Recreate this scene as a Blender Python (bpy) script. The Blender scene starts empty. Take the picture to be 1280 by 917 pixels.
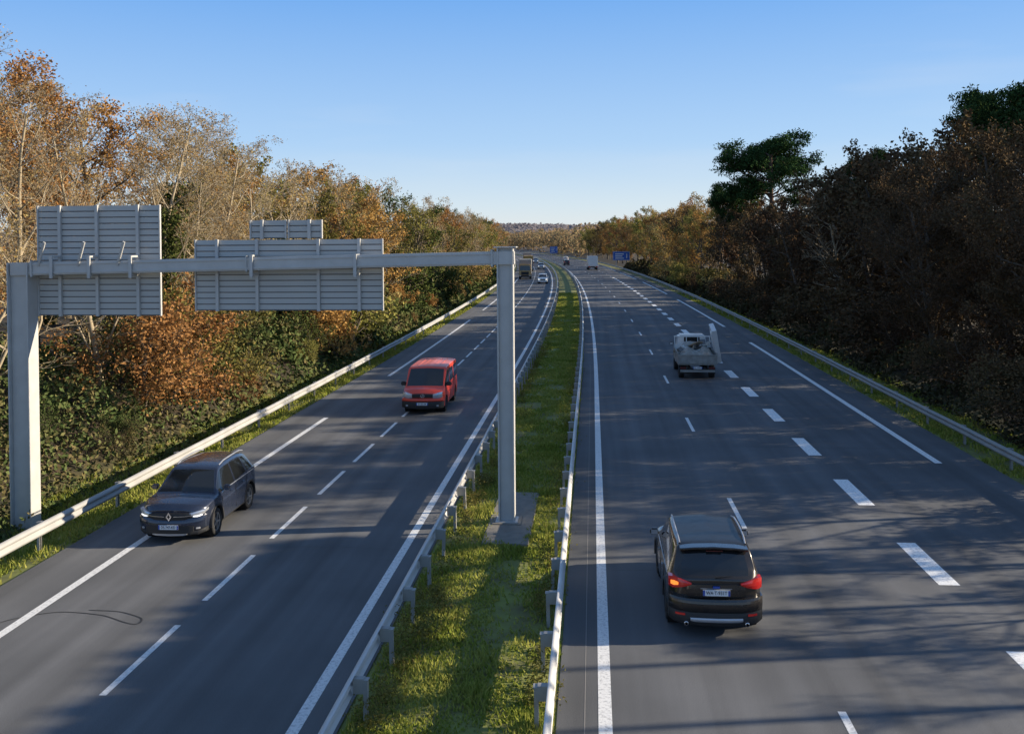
import bpy, bmesh, math, random, time
import numpy as np
from mathutils import Vector, Matrix
T0=time.time()
random.seed(7)
sc=bpy.context.scene
col=sc.collection
sc.view_settings.view_transform='Standard'
sc.view_settings.look='None'
sc.view_settings.exposure=0

# ------------------------------------------------------------------ geometry of the route
def off(y):
    y=np.asarray(y,float)
    a=np.clip(y-50,0,950)
    return a*a/6000+np.clip(y-1000,0,None)*(950/3000)
def wx(X,Y): return float(X-off(Y))
def heading(Y): return math.atan(max(0,min(Y,1000)-50)/3000)
TXS=[-1500,-400,-60,-30,-24,-19,-16.5,-15,-13.7,-13.2,-4.2,-3.95,-2.3,-.7,-.5,13.0,13.4,14.2,16,19,24,40,400,1500]
TZS=[10,6,4,3,2.4,.7,-.35,-.45,-.04,-.07,-.07,.0,.06,.0,-.07,-.07,-.02,-.1,-.15,.5,1.6,2.5,6,10]
def tz(X): return np.interp(X,TXS,TZS)

# ------------------------------------------------------------------ helpers
def mesh_np(name,V,F,mats=(),mi=None,smooth=False):
    me=bpy.data.meshes.new(name)
    V=np.asarray(V,np.float32)
    if isinstance(F,np.ndarray):
        n,k=F.shape
        me.vertices.add(len(V)); me.vertices.foreach_set('co',V.ravel())
        me.loops.add(n*k); me.loops.foreach_set('vertex_index',F.astype(np.int32).ravel())
        me.polygons.add(n)
        me.polygons.foreach_set('loop_start',np.arange(0,n*k,k,dtype=np.int32))
        me.polygons.foreach_set('loop_total',np.full(n,k,dtype=np.int32))
        me.update(calc_edges=True)
    else:
        me.from_pydata([tuple(map(float,v)) for v in V],[],[tuple(f) for f in F]); me.update()
    for m in mats: me.materials.append(m)
    if mi is not None: me.polygons.foreach_set('material_index',np.asarray(mi,np.int32))
    if smooth: me.polygons.foreach_set('use_smooth',np.ones(len(me.polygons),bool))
    return me
def add(name,data,parent=None,loc=None,rot=None):
    o=bpy.data.objects.new(name,data)
    col.objects.link(o)
    if parent is not None: o.parent=parent
    if loc is not None: o.location=loc
    if rot is not None: o.rotation_euler=rot
    return o
def thing(name,label,cat,data=None,loc=None,rot=None,group=None,kind=None):
    o=add(name,data,None,loc,rot)
    o['label']=label; o['category']=cat
    if group: o['group']=group
    if kind: o['kind']=kind
    return o
def copy_thing(src,loc,rot,scale=1.0,label=None,group=None):
    n=src.copy(); col.objects.link(n); n.location=loc; n.rotation_euler=rot
    n.scale=(scale,)*3 if not isinstance(scale,tuple) else scale
    if label: n['label']=label
    if group: n['group']=group
    for c in src.children:
        k=c.copy(); k.parent=n; col.objects.link(k)
        for g in c.children:
            q=g.copy(); q.parent=k; col.objects.link(q)
    return n

# ------------------------------------------------------------------ materials
def newmat(name):
    m=bpy.data.materials.new(name); m.use_nodes=True
    nt=m.node_tree
    return m,nt,nt.nodes['Principled BSDF']
def N(nt,t,**kw):
    n=nt.nodes.new(t)
    for k,v in kw.items(): setattr(n,k,v)
    return n
def rgba(c): return (c[0],c[1],c[2],1)
def simple(name,c,rough=.5,metal=0,coat=0,var=.12,scale=6,bump=0,emit=None):
    m,nt,b=newmat(name)
    tc=N(nt,'ShaderNodeTexCoord'); no=N(nt,'ShaderNodeTexNoise'); no.inputs['Scale'].default_value=scale; no.inputs['Detail'].default_value=4
    nt.links.new(tc.outputs['Object'],no.inputs['Vector'])
    mx=N(nt,'ShaderNodeMix',data_type='RGBA')
    mx.inputs[6].default_value=rgba([x*(1-var) for x in c]); mx.inputs[7].default_value=rgba([min(1,x*(1+var)) for x in c])
    nt.links.new(no.outputs['Fac'],mx.inputs[0]); nt.links.new(mx.outputs[2],b.inputs['Base Color'])
    mr=N(nt,'ShaderNodeMapRange'); mr.inputs['To Min'].default_value=max(0,rough-.06); mr.inputs['To Max'].default_value=min(1,rough+.1)
    nt.links.new(no.outputs['Fac'],mr.inputs['Value']); nt.links.new(mr.outputs[0],b.inputs['Roughness'])
    b.inputs['Metallic'].default_value=metal; b.inputs['Coat Weight'].default_value=coat; b.inputs['Coat Roughness'].default_value=.06
    if bump:
        bp=N(nt,'ShaderNodeBump'); bp.inputs['Strength'].default_value=bump; nt.links.new(no.outputs['Fac'],bp.inputs['Height']); nt.links.new(bp.outputs[0],b.inputs['Normal'])
    if emit:
        b.inputs['Emission Color'].default_value=rgba(emit[0]); b.inputs['Emission Strength'].default_value=emit[1]
    return m
def leafmat(name,cols,trans=0,k=1.0):
    cols=[tuple(x*k for x in c) for c in cols]
    m=bpy.data.materials.new(name); m.use_nodes=True; nt=m.node_tree; nt.nodes.clear()
    geo=N(nt,'ShaderNodeNewGeometry'); cr=N(nt,'ShaderNodeValToRGB')
    e=cr.color_ramp.elements
    e[0].color=rgba(cols[0]); e[1].color=rgba(cols[-1])
    for i,c in enumerate(cols[1:-1]):
        q=e.new((i+1)/(len(cols)-1)); q.color=rgba(c)
    oi=N(nt,'ShaderNodeObjectInfo')
    no=N(nt,'ShaderNodeTexNoise'); no.inputs['Scale'].default_value=.5; no.inputs['Detail'].default_value=1
    nt.links.new(geo.outputs['Position'],no.inputs['Vector'])
    mr=N(nt,'ShaderNodeMapRange'); mr.inputs['From Min'].default_value=.3; mr.inputs['From Max'].default_value=.7
    nt.links.new(no.outputs['Fac'],mr.inputs['Value'])
    mixf=N(nt,'ShaderNodeMix'); mixf.inputs[0].default_value=.5
    nt.links.new(geo.outputs['Random Per Island'],mixf.inputs[2]); nt.links.new(mr.outputs[0],mixf.inputs[3])
    nt.links.new(mixf.outputs[0],cr.inputs['Fac'])
    hs=N(nt,'ShaderNodeHueSaturation')
    m1=N(nt,'ShaderNodeMapRange'); m1.inputs['To Min'].default_value=.488; m1.inputs['To Max'].default_value=.515
    m2=N(nt,'ShaderNodeMapRange'); m2.inputs['To Min'].default_value=.75; m2.inputs['To Max'].default_value=1.25
    nt.links.new(oi.outputs['Random'],m1.inputs['Value']); nt.links.new(oi.outputs['Random'],m2.inputs['Value'])
    nt.links.new(m1.outputs[0],hs.inputs['Hue']); nt.links.new(m2.outputs[0],hs.inputs['Value']); nt.links.new(cr.outputs[0],hs.inputs['Color'])
    d=N(nt,'ShaderNodeBsdfDiffuse'); o=N(nt,'ShaderNodeOutputMaterial')
    nt.links.new(hs.outputs[0],d.inputs[0])
    if trans:
        t=N(nt,'ShaderNodeBsdfTranslucent'); ms=N(nt,'ShaderNodeMixShader'); ms.inputs[0].default_value=trans
        nt.links.new(hs.outputs[0],t.inputs[0])
        nt.links.new(d.outputs[0],ms.inputs[1]); nt.links.new(t.outputs[0],ms.inputs[2]); nt.links.new(ms.outputs[0],o.inputs[0])
    else: nt.links.new(d.outputs[0],o.inputs[0])
    return m

def asphalt(name,base,seed):
    m,nt,b=newmat(name)
    g=N(nt,'ShaderNodeNewGeometry')
    n1=N(nt,'ShaderNodeTexNoise'); n1.inputs['Scale'].default_value=55; n1.inputs['Detail'].default_value=3; n1.inputs['Roughness'].default_value=.8
    n2=N(nt,'ShaderNodeTexNoise'); n2.inputs['Scale'].default_value=.35; n2.inputs['Detail'].default_value=5
    mp=N(nt,'ShaderNodeMapping'); mp.inputs['Scale'].default_value=(1.6,.03,1); mp.inputs['Location'].default_value=(seed,seed,0)
    n3=N(nt,'ShaderNodeTexNoise'); n3.inputs['Scale'].default_value=1.0; n3.inputs['Detail'].default_value=3
    for n in (n1,n2): nt.links.new(g.outputs['Position'],n.inputs['Vector'])
    nt.links.new(g.outputs['Position'],mp.inputs['Vector']); nt.links.new(mp.outputs[0],n3.inputs['Vector'])
    def mr(src,a,bb,lo=.25,hi=.75):
        q=N(nt,'ShaderNodeMapRange'); q.inputs['From Min'].default_value=lo; q.inputs['From Max'].default_value=hi
        q.inputs['To Min'].default_value=a; q.inputs['To Max'].default_value=bb; nt.links.new(src,q.inputs['Value']); return q.outputs[0]
    def mul(a,bb):
        q=N(nt,'ShaderNodeMath',operation='MULTIPLY'); nt.links.new(a,q.inputs[0]); nt.links.new(bb,q.inputs[1]); return q.outputs[0]
    v=mul(mul(mr(n1.outputs['Fac'],.55,1.45),mr(n2.outputs['Fac'],.82,1.18)),mr(n3.outputs['Fac'],.74,1.26))
    vm=N(nt,'ShaderNodeVectorMath',operation='SCALE'); vm.inputs[0].default_value=base
    nt.links.new(v,vm.inputs['Scale']); nt.links.new(vm.outputs[0],b.inputs['Base Color'])
    b.inputs['Roughness'].default_value=.85; b.inputs['Specular IOR Level'].default_value=.3
    bp=N(nt,'ShaderNodeBump'); bp.inputs['Strength'].default_value=.3; bp.inputs['Distance'].default_value=.01
    nt.links.new(n1.outputs['Fac'],bp.inputs['Height']); nt.links.new(bp.outputs[0],b.inputs['Normal'])
    return m
def paintmat(name,c):
    m,nt,b=newmat(name)
    g=N(nt,'ShaderNodeNewGeometry'); n1=N(nt,'ShaderNodeTexNoise'); n1.inputs['Scale'].default_value=14; n1.inputs['Detail'].default_value=8; n1.inputs['Roughness'].default_value=.75
    nt.links.new(g.outputs['Position'],n1.inputs['Vector'])
    cr=N(nt,'ShaderNodeValToRGB'); cr.color_ramp.elements[0].position=.30; cr.color_ramp.elements[1].position=.52
    cr.color_ramp.elements[0].color=(c*.35,c*.35,c*.36,1); cr.color_ramp.elements[1].color=(c,c,c*.98,1)
    nt.links.new(n1.outputs['Fac'],cr.inputs[0]); nt.links.new(cr.outputs[0],b.inputs['Base Color']); b.inputs['Roughness'].default_value=.6
    return m
M_asL=asphalt('asphalt_west',(.116,.118,.122),3.1)
M_asR=asphalt('asphalt_east',(.110,.113,.119),11.7)
M_paint=paintmat('road_paint',.75); M_paint2=paintmat('road_paint_fresh',.90)
M_tar=simple('tar_seal',(.022,.022,.022),.5)
M_seam=simple('seam_dust',(.22,.21,.20),.9)
M_galv=simple('galvanised_steel',(.48,.475,.46),.5,metal=.15,var=.16,scale=3)
M_post=simple('galvanised_post',(.32,.315,.30),.6,metal=.15,var=.25,scale=5)
M_groove=simple('panel_groove',(.13,.13,.13),.7,var=.1)
M_galv2=simple('galvanised_rail',(.56,.55,.53),.5,metal=.05,var=.22,scale=1.2)
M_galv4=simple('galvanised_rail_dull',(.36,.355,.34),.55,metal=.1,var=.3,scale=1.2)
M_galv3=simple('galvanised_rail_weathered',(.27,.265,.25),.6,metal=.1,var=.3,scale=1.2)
M_alu=simple('aluminium_panel',(.46,.46,.44),.55,metal=.05,var=.10,scale=1.2)
M_conc=simple('concrete',(.20,.185,.16),.9,var=.45,scale=4,bump=.4)
M_bark=simple('bark_brown',(.10,.08,.06),.9,var=.4,scale=8)
M_barkL=simple('bark_pale',(.33,.27,.18),.9,var=.4,scale=8)
M_barkP=simple('bark_pine',(.13,.08,.055),.9,var=.4,scale=8)
L_gold=leafmat('leaves_gold',[(.22,.16,.07),(.36,.27,.115),(.31,.19,.075),(.40,.31,.15)],.2,1.0)
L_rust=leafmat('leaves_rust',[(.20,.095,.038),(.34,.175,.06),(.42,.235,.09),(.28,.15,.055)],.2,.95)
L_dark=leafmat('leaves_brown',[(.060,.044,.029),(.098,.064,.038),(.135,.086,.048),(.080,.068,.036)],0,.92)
L_olive=leafmat('leaves_olive',[(.10,.11,.03),(.18,.17,.05),(.27,.23,.07),(.13,.13,.04)],.2,.95)
L_green=leafmat('leaves_green',[(.035,.055,.016),(.06,.085,.025),(.11,.125,.04),(.045,.07,.022)])
L_pine=leafmat('needles',[(.020,.040,.016),(.035,.062,.022),(.052,.080,.028)])
L_grass=leafmat('grass_blades',[(.14,.165,.03),(.23,.27,.045),(.36,.34,.09),(.17,.22,.04)],.3)
L_bramble=leafmat('bramble_leaves',[(.035,.05,.018),(.06,.085,.028),(.10,.12,.045),(.15,.115,.055),(.045,.065,.022)])
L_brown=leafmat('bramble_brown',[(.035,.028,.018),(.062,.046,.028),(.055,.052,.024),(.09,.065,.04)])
L_far=leafmat('leaves_distant',[(.24,.16,.10),(.33,.21,.12),(.23,.19,.11),(.38,.27,.15)],.4,.95)
L_hill=leafmat('leaves_haze_tint',[(.27,.25,.27),(.29,.265,.275),(.27,.262,.28)],.5)  # distance haze painted into the leaf colour of the far hills

def terrain_mat():
    m,nt,b=newmat('ground_cover')
    at=N(nt,'ShaderNodeAttribute'); at.attribute_name='zone'
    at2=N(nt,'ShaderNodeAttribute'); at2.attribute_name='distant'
    g=N(nt,'ShaderNodeNewGeometry'); n1=N(nt,'ShaderNodeTexNoise'); n1.inputs['Scale'].default_value=1.2; n1.inputs['Detail'].default_value=9; n1.inputs['Roughness'].default_value=.7
    nt.links.new(g.outputs['Position'],n1.inputs['Vector'])
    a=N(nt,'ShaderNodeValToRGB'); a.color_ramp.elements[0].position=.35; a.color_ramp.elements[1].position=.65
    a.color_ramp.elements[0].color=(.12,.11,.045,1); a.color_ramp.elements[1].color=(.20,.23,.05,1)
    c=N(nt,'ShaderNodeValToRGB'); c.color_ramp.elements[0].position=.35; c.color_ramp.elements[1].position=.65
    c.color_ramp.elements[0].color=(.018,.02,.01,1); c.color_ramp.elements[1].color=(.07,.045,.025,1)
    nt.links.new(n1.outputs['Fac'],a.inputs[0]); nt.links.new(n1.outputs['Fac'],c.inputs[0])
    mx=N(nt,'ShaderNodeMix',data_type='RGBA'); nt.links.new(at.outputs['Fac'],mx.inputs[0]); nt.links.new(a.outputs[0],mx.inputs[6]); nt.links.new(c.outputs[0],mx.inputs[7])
    m2=N(nt,'ShaderNodeMix',data_type='RGBA'); nt.links.new(at2.outputs['Fac'],m2.inputs[0]); nt.links.new(mx.outputs[2],m2.inputs[6]); m2.inputs[7].default_value=(.27,.25,.26,1)  # far ground blends to a painted haze colour
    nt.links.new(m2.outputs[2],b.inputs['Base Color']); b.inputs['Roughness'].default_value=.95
    return m
M_ter=terrain_mat()

# ------------------------------------------------------------------ terrain
def vnoise(x,y,scale,seed):
    r=np.random.default_rng(seed); G=r.random((256,256))
    x=np.asarray(x,float)/scale+1000; y=np.asarray(y,float)/scale+1000
    xi=np.floor(x).astype(int); yi=np.floor(y).astype(int); fx=x-xi; fy=y-yi
    fx=fx*fx*(3-2*fx); fy=fy*fy*(3-2*fy)
    g=lambda a,b:G[a%256,b%256]
    return (g(xi,yi)*(1-fx)+g(xi+1,yi)*fx)*(1-fy)+(g(xi,yi+1)*(1-fx)+g(xi+1,yi+1)*fx)*fy
def hill(X,Y):
    t=np.clip((Y-950)/900,0,1); t=t*t*(3-2*t)
    return t*(10+18*vnoise(X,Y,260,5)+6*vnoise(X,Y,90,6))
xs=sorted(set(TXS+[-1000,-800,-650,-500,-300,-220,-160,-120,-90,-75,-50,-40,-35,-27,-21.5,-17.7,-3.1,-1.5,17.5,21,30,60,90,140,220,300,550,800,1100]))
ys=np.concatenate([np.arange(-60,200,4),np.arange(200,1000,20),np.arange(1000,2600,60),[3200,4200]])
XX,YY=np.meshgrid(xs,ys)
ZZ=tz(XX)+hill(XX,YY)
V=np.stack([XX-off(YY),YY,ZZ],-1).reshape(-1,3)
nx,ny=len(xs),len(ys)
I=np.arange(nx*ny).reshape(ny,nx)
F=np.stack([I[:-1,:-1],I[:-1,1:],I[1:,1:],I[1:,:-1]],-1).reshape(-1,4)
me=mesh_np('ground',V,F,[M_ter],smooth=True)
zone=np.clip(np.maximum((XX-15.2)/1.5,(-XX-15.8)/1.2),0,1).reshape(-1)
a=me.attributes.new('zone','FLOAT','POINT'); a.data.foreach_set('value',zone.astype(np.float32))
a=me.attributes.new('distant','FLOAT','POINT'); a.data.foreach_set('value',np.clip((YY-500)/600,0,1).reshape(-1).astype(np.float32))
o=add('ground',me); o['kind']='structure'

# ------------------------------------------------------------------ roads and markings
def strip_geo(Xa,Xb,Ya,Yb,z,step=4,nx=1):
    n=max(2,int((Yb-Ya)/step)+1); y=np.linspace(Ya,Yb,n)
    rows=[]
    for k in range(nx+1):
        X=Xa+(Xb-Xa)*k/nx
        rows.append(np.stack([X-off(y),y,np.full(n,z)],-1))
    V=np.stack(rows,1).reshape(-1,3); I=np.arange(n*(nx+1)).reshape(n,nx+1)
    F=np.stack([I[:-1,:-1],I[:-1,1:],I[1:,1:],I[1:,:-1]],-1).reshape(-1,4)
    return V,F
def merge(gs):
    Vs=[];Fs=[];c=0
    for V,F in gs:
        Vs.append(V);Fs.append(F+c);c+=len(V)
    return np.concatenate(Vs),np.concatenate(Fs)
roads={}
for nm,Xa,Xb,m in (('road',-13.35,-4.05,M_asL),('road',-.62,13.3,M_asR)):
    V,F=strip_geo(Xa,Xb,-60,990,.0,6,3)
    r=add(nm,mesh_np(nm,V,F,[m])); r['kind']='structure'; roads[Xa]=r
RL,RR=roads[-13.35],roads[-.62]
def marks(parent,segs,mat,name='road_marking',z=.004):
    V,F=merge([strip_geo(x-w/2,x+w/2,a,b,z,5) for x,w,a,b in segs])
    return add(name,mesh_np(name,V,F,[mat]),parent)
def dashes(X,w,start,period,length,end): 
    out=[];y=start
    while y<end: out.append((X,w,y,y+length)); y+=period
    return out
marks(RL,[(-4.75,.20,-60,900)],M_paint)
marks(RL,dashes(-8.38,.13,15.6-4.33*6,4.33,3.0,700),M_paint)
marks(RL,[(-11.7,.2,-49,-10)]+dashes(-11.7,.2,2.2,52,39,700),M_paint)
marks(RR,[(.16,.22,-60,900)],M_paint)
marks(RR,dashes(4.0,.13,12.9-26,13,3.0,700),M_paint)
marks(RR,dashes(7.85,.46,22.2-6.5*6,6.45,3.0,200),M_paint2)
marks(RR,dashes(7.75,.16,203,13,3.0,700),M_paint)
marks(RR,dashes(11.75,.25,33.8-52,52,39,700),M_paint2)
marks(RR,[(-.17,.016,-20,60)],M_seam,'road_seam',.003)
def interp(P,S):
    n=len(P); seg=np.linalg.norm(P[1:]-P[:-1],axis=-1); Mt=np.zeros_like(P); Mt[0]=P[1]-P[0]; Mt[-1]=P[-1]-P[-2]
    for i in range(1,n-1):
        d=P[i+1]-P[i-1]; L=np.linalg.norm(d,axis=-1)+1e-9
        Mt[i]=d/L[...,None]*np.minimum(seg[i-1],seg[i])[...,None]*.85
    out=[]
    for i in range(n-1):
        for s in range(S):
            t=s/S; out.append((2*t**3-3*t**2+1)*P[i]+(t**3-2*t**2+t)*Mt[i]+(-2*t**3+3*t**2)*P[i+1]+(t**3-t**2)*Mt[i+1])
    out.append(P[-1]); return np.array(out)
def tarline(parent,pts,w=.03):
    pts=[Vector((p[0],p[1],0)) for p in pts]
    if len(pts)>4:
        A=np.array([tuple(p) for p in pts]); B=interp(A,5); pts=[Vector(p) for p in B]
    V=[];F=[]
    for i,p in enumerate(pts):
        t=(pts[min(i+1,len(pts)-1)]-pts[max(i-1,0)]).normalized(); n=Vector((-t.y,t.x,0))*w/2
        V+= [(p+n)[:2]+(.003,),(p-n)[:2]+(.003,)]
        if i: k=2*i; F.append((k-2,k-1,k+1,k))
    return add('road_crack_seal',mesh_np('road_crack_seal',V,F,[M_tar]),parent)
tarline(RL,[(-12.3,17.8),(-12.0,18.6),(-11.2,19.1),(-10.2,19.0),(-9.6,18.7),(-9.25,18.6),(-9.3,18.9),(-9.9,19.2),(-10.6,19.25)],.04)
tarline(RL,[(-8.2,23.6),(-6.5,23.7),(-4.9,23.6)],.02)
tarline(RL,[(-11,38),(-9,38.2),(-6,38.1),(-4.6,38)],.03)
tarline(RR,[(.4,22.4),(3,22.6),(6,22.5),(7.4,22.6)],.02)
tarline(RR,[(.3,36),(5,36.2),(9,36.1),(13,36.2)],.03)

# ------------------------------------------------------------------ generic boxes
def bbox_mesh(name,boxes,mats,bevel=.01,smooth=False):
    bm=bmesh.new()
    for b in boxes:
        r=bmesh.ops.create_cube(bm,size=1)
        bmesh.ops.scale(bm,vec=b[3:6],verts=r['verts']); bmesh.ops.translate(bm,vec=b[0:3],verts=r['verts'])
        if len(b)>6:
            for f in {f for v in r['verts'] for f in v.link_faces}: f.material_index=b[6]
    if bevel: bmesh.ops.bevel(bm,geom=list(bm.edges),offset=bevel,segments=2,affect='EDGES',clamp_overlap=True)
    me=bpy.data.meshes.new(name); bm.to_mesh(me); bm.free()
    for m in mats: me.materials.append(m)
    return me
def taper_box(name,bot,top,mats,bevel=.02):
    V=[(bot[0],bot[2],bot[4]),(bot[1],bot[2],bot[4]),(bot[1],bot[3],bot[4]),(bot[0],bot[3],bot[4]),
       (top[0],top[2],top[4]),(top[1],top[2],top[4]),(top[1],top[3],top[4]),(top[0],top[3],top[4])]
    bm=bmesh.new(); vs=[bm.verts.new(v) for v in V]
    for f in ((3,2,1,0),(4,5,6,7),(0,1,5,4),(1,2,6,5),(2,3,7,6),(3,0,4,7)): bm.faces.new([vs[i] for i in f])
    if bevel: bmesh.ops.bevel(bm,geom=list(bm.edges),offset=bevel,segments=3,affect='EDGES',clamp_overlap=True)
    me=bpy.data.meshes.new(name); bm.to_mesh(me); bm.free()
    for m in mats: me.materials.append(m)
    return me

# ------------------------------------------------------------------ guard rails
def guard_rail(Xc,d,spacing,label,ystart=-4,nsep=90,mat=None):
    root=thing('guard_rail',label,'guard rail',loc=(Xc,0,0),group='motorway guard rails')
    prof=[(.015,.43),(.04,.445),(.085,.49),(.085,.53),(.03,.575),(.02,.595),(.03,.615),(.085,.66),(.085,.70),(.04,.745),(.005,.765),(-.02,.755)]
    y=np.concatenate([np.arange(ystart,200,2.0),np.arange(200,900,8.0)])
    rows=np.stack([np.stack([d*p-off(y),y,np.full(len(y),z)+.006*np.sin(y*.9)],-1) for p,z in prof],1)
    n,k=len(y),len(prof); I=np.arange(n*k).reshape(n,k)
    F=np.stack([I[:-1,:-1],I[:-1,1:],I[1:,1:],I[1:,:-1]],-1).reshape(-1,4)
    add('rail',mesh_np('rail',rows.reshape(-1,3),F,[mat or M_galv2],smooth=True),root)
    pb=[(-d*.20,-.05,.34,.07,.012,.70),(-d*.23,0,.34,.008,.11,.70),(-d*.20,.05,.34,.07,.012,.70),(-d*.09,0,.60,.18,.13,.24),(-d*.20,0,.695,.10,.14,.02)]
    pm=bbox_mesh('post',pb,[M_post],.003)
    yy=ystart+1
    for i in range(nsep):
        o=add('post',pm,root,(-float(off(yy)),yy,0),(random.uniform(-.03,.03),random.uniform(-.03,.03),heading(yy)))
        yy+=spacing
    bx=[]
    while yy<420:
        bx.append((-d*.20-float(off(yy)),yy,.34,.055,.10,.70)); yy+=spacing
    if bx:
        o=add('posts_far',bbox_mesh('posts_far',bx,[M_post],0),root); o['kind']='stuff'
guard_rail(-3.86,-1,2.0,'galvanised W-beam guard rail on the median grass edge',6)
guard_rail(-.72,1,2.0,'galvanised guard rail with spacer blocks beside the median',6)
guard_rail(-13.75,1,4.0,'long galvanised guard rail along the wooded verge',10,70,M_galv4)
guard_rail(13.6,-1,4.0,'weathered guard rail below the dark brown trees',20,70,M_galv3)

# ------------------------------------------------------------------ gantry
GY=25.9
g=thing('sign_gantry','grey steel portal gantry spanning one carriageway from verge to median','gantry',loc=(-2.36,GY,0))
def hpost(H,w,dep):
    t=.045
    return [(-w/2+t/2,0,H/2,t,dep,H),(w/2-t/2,0,H/2,t,dep,H),(0,-dep*.18,H/2,w-2*t,t,H),
            (0,0,.012,w+.16,dep+.16,.03)]
add('post',bbox_mesh('post',hpost(7.40,.44,.42),[M_galv],.008),g,(0,0,.11))
xl=-16.1+2.36
add('post',bbox_mesh('post',hpost(7.65,.62,.5),[M_galv],.008),g,(xl,0,-.47))
bl=abs(xl); ang=math.atan2(.24,bl)
bm_=add('beam',bbox_mesh('beam',[(-bl/2,-.02,0,bl+.5,.34,.36),(-bl/2,-.20,.12,bl-.6,.03,.05),(-bl/2,-.20,-.12,bl-.6,.03,.05),(-bl*.52,-.02,0,.05,.40,.44),(-.35,-.02,0,.06,.44,.46),(-bl+.4,-.02,0,.06,.44,.46)],[M_galv],.012),g,(0,0,7.24),(0,-ang,0))
bm_['label']='long box beam carrying the sign panels'
add('end_plate',bbox_mesh('end_plate',[(0,0,0,.62,.5,.03)],[M_galv],.004),g,(0,0,7.53))
def slat_panel(x0,x1,z0,z1,ribs,yoff=.30):
    boxes=[]
    n=int(round((z1-z0)/.172)); hh=(z1-z0)/n
    for i in range(n):
        boxes.append(((x0+x1)/2,yoff,z0+hh*(i+.58),x1-x0,.04,hh*.80,0))
        boxes.append(((x0+x1)/2,yoff-.0,z0+hh*(i+.09),x1-x0,.02,hh*.19,1))
    o=add('sign_panel',bbox_mesh('sign_panel',boxes,[M_alu,M_groove],.0),g)
    o['label']='back of a ribbed aluminium direction sign'
    for r in ribs: add('stiffener',bbox_mesh('stiffener',[(r,yoff-.07,(z0+z1)/2,.085,.09,(z1-z0)+.03)],[M_galv],.004),g)
    for r in (x0+.012,x1-.012): add('panel_edge',bbox_mesh('panel_edge',[(r,yoff-.02,(z0+z1)/2,.04,.09,z1-z0+.02)],[M_galv],.004),g)
def rx(X): return X+2.36
slat_panel(rx(-15.78),rx(-12.16),5.66,8.78,[rx(-15.1),rx(-14.0),rx(-12.8)])
slat_panel(rx(-11.15),rx(-5.79),5.80,7.78,[rx(-10.5),rx(-9.35),rx(-7.6),rx(-6.45)])
slat_panel(rx(-9.55),rx(-8.52),7.81,8.32,[rx(-9.2)])
slat_panel(rx(-8.46),rx(-7.5),7.81,8.32,[rx(-7.85)])
for X in (-15.1,-14.0,-12.8,-9.35,-6.45):
    bx=bbox_mesh('bracket',[(0,-.24,-.05,.09,.05,.62),(0,-.02,.24,.09,.42,.05),(0,-.02,-.28,.09,.42,.05)],[M_galv],.006)
    add('bracket',bx,g,(rx(X),0,7.1))
for X in (-15.35,-14.2,-13.05):
    bx=bbox_mesh('strut',[(0,0,0,.07,.05,.75)],[M_galv],.006)
    add('strut',bx,g,(rx(X),-.28,7.42),(.25,.42,0))
PADX,PADY,PADW,PADL=-2.25,26.4,1.2,5.0
thing('concrete_pad','weathered concrete footing set in the median grass under the gantry post','concrete footing',
  bbox_mesh('concrete_pad',[(0,0,.0,PADW,PADL,.2),(-.1,-.5,.10,.8,.8,.05)],[M_conc],.02),loc=(PADX,PADY,-.01))

# ------------------------------------------------------------------ trees
def tubes(polys,sides=(8,5,3,3,3)):
    Vs=[];Fs=[];c=0
    for pts,rad,lev in polys:
        k=sides[min(lev,4)]; n=len(pts)
        t=pts[-1]-pts[0]; t=t/(np.linalg.norm(t)+1e-9)
        ref=np.array([1,0,0.]) if abs(t[2])>.8 else np.array([0,0,1.])
        u=np.cross(t,ref);u/=np.linalg.norm(u);v=np.cross(t,u)
        a=np.arange(k)*2*np.pi/k
        ring=np.cos(a)[:,None]*u+np.sin(a)[:,None]*v
        Vs.append((pts[:,None,:]+rad[:,None,None]*ring[None]).reshape(-1,3))
        I=np.arange(n*k).reshape(n,k)+c; J=np.roll(I,-1,axis=1)
        Fs.append(np.stack([I[:-1],J[:-1],J[1:],I[1:]],-1).reshape(-1,4)); c+=n*k
    return np.concatenate(Vs),np.concatenate(Fs)
def skeleton(seed,H,p):
    R=np.random.default_rng(seed); polys=[];tips=[]
    nseg=[8,5,4,3,2]
    def br(pos,d,L,r,lev):
        n=nseg[lev]; pts=[pos]; d=d.copy()
        for k in range(n):
            d=d+R.normal(0,p['wob'][lev],3); d[2]+=p['trop'][lev]; d/=math.sqrt(d@d); pts.append(pts[-1]+d*(L/n))
        pts=np.array(pts); rad=np.linspace(r,max(r*p['tap'][lev],.009),n+1)
        if lev==0: rad[0]*=1.35
        polys.append((pts,rad,lev))
        if lev>=p['leaflev']: tips.append(pts)
        if lev<p['max']:
            nc=p['nc'][lev]
            for c in range(nc):
                t=p['st'][lev]+(1-p['st'][lev])*(c+R.random())/nc
                f=t*n; i=min(int(f),n-1); f-=i; q=pts[i]*(1-f)+pts[i+1]*f
                dd=pts[i+1]-pts[i]; dd=dd/math.sqrt(dd@dd)
                w=R.normal(0,1,3); w-=dd*(w@dd); w/=math.sqrt(w@w)
                a=math.radians(R.uniform(*p['ang'][lev]))
                nd=dd*math.cos(a)+w*math.sin(a)
                rr=rad[i]*(1-f)+rad[i+1]*f
                sh=p['shape'](t) if lev==0 else (1.1-.6*t)
                br(q,nd,L*p['rat'][lev]*sh*R.uniform(.75,1.2),rr*R.uniform(.45,.65),lev+1)
    br(np.zeros(3),np.array([0,0,1.]),H*p.get('tl',.9),p['r'],0)
    return polys,tips,R
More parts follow.
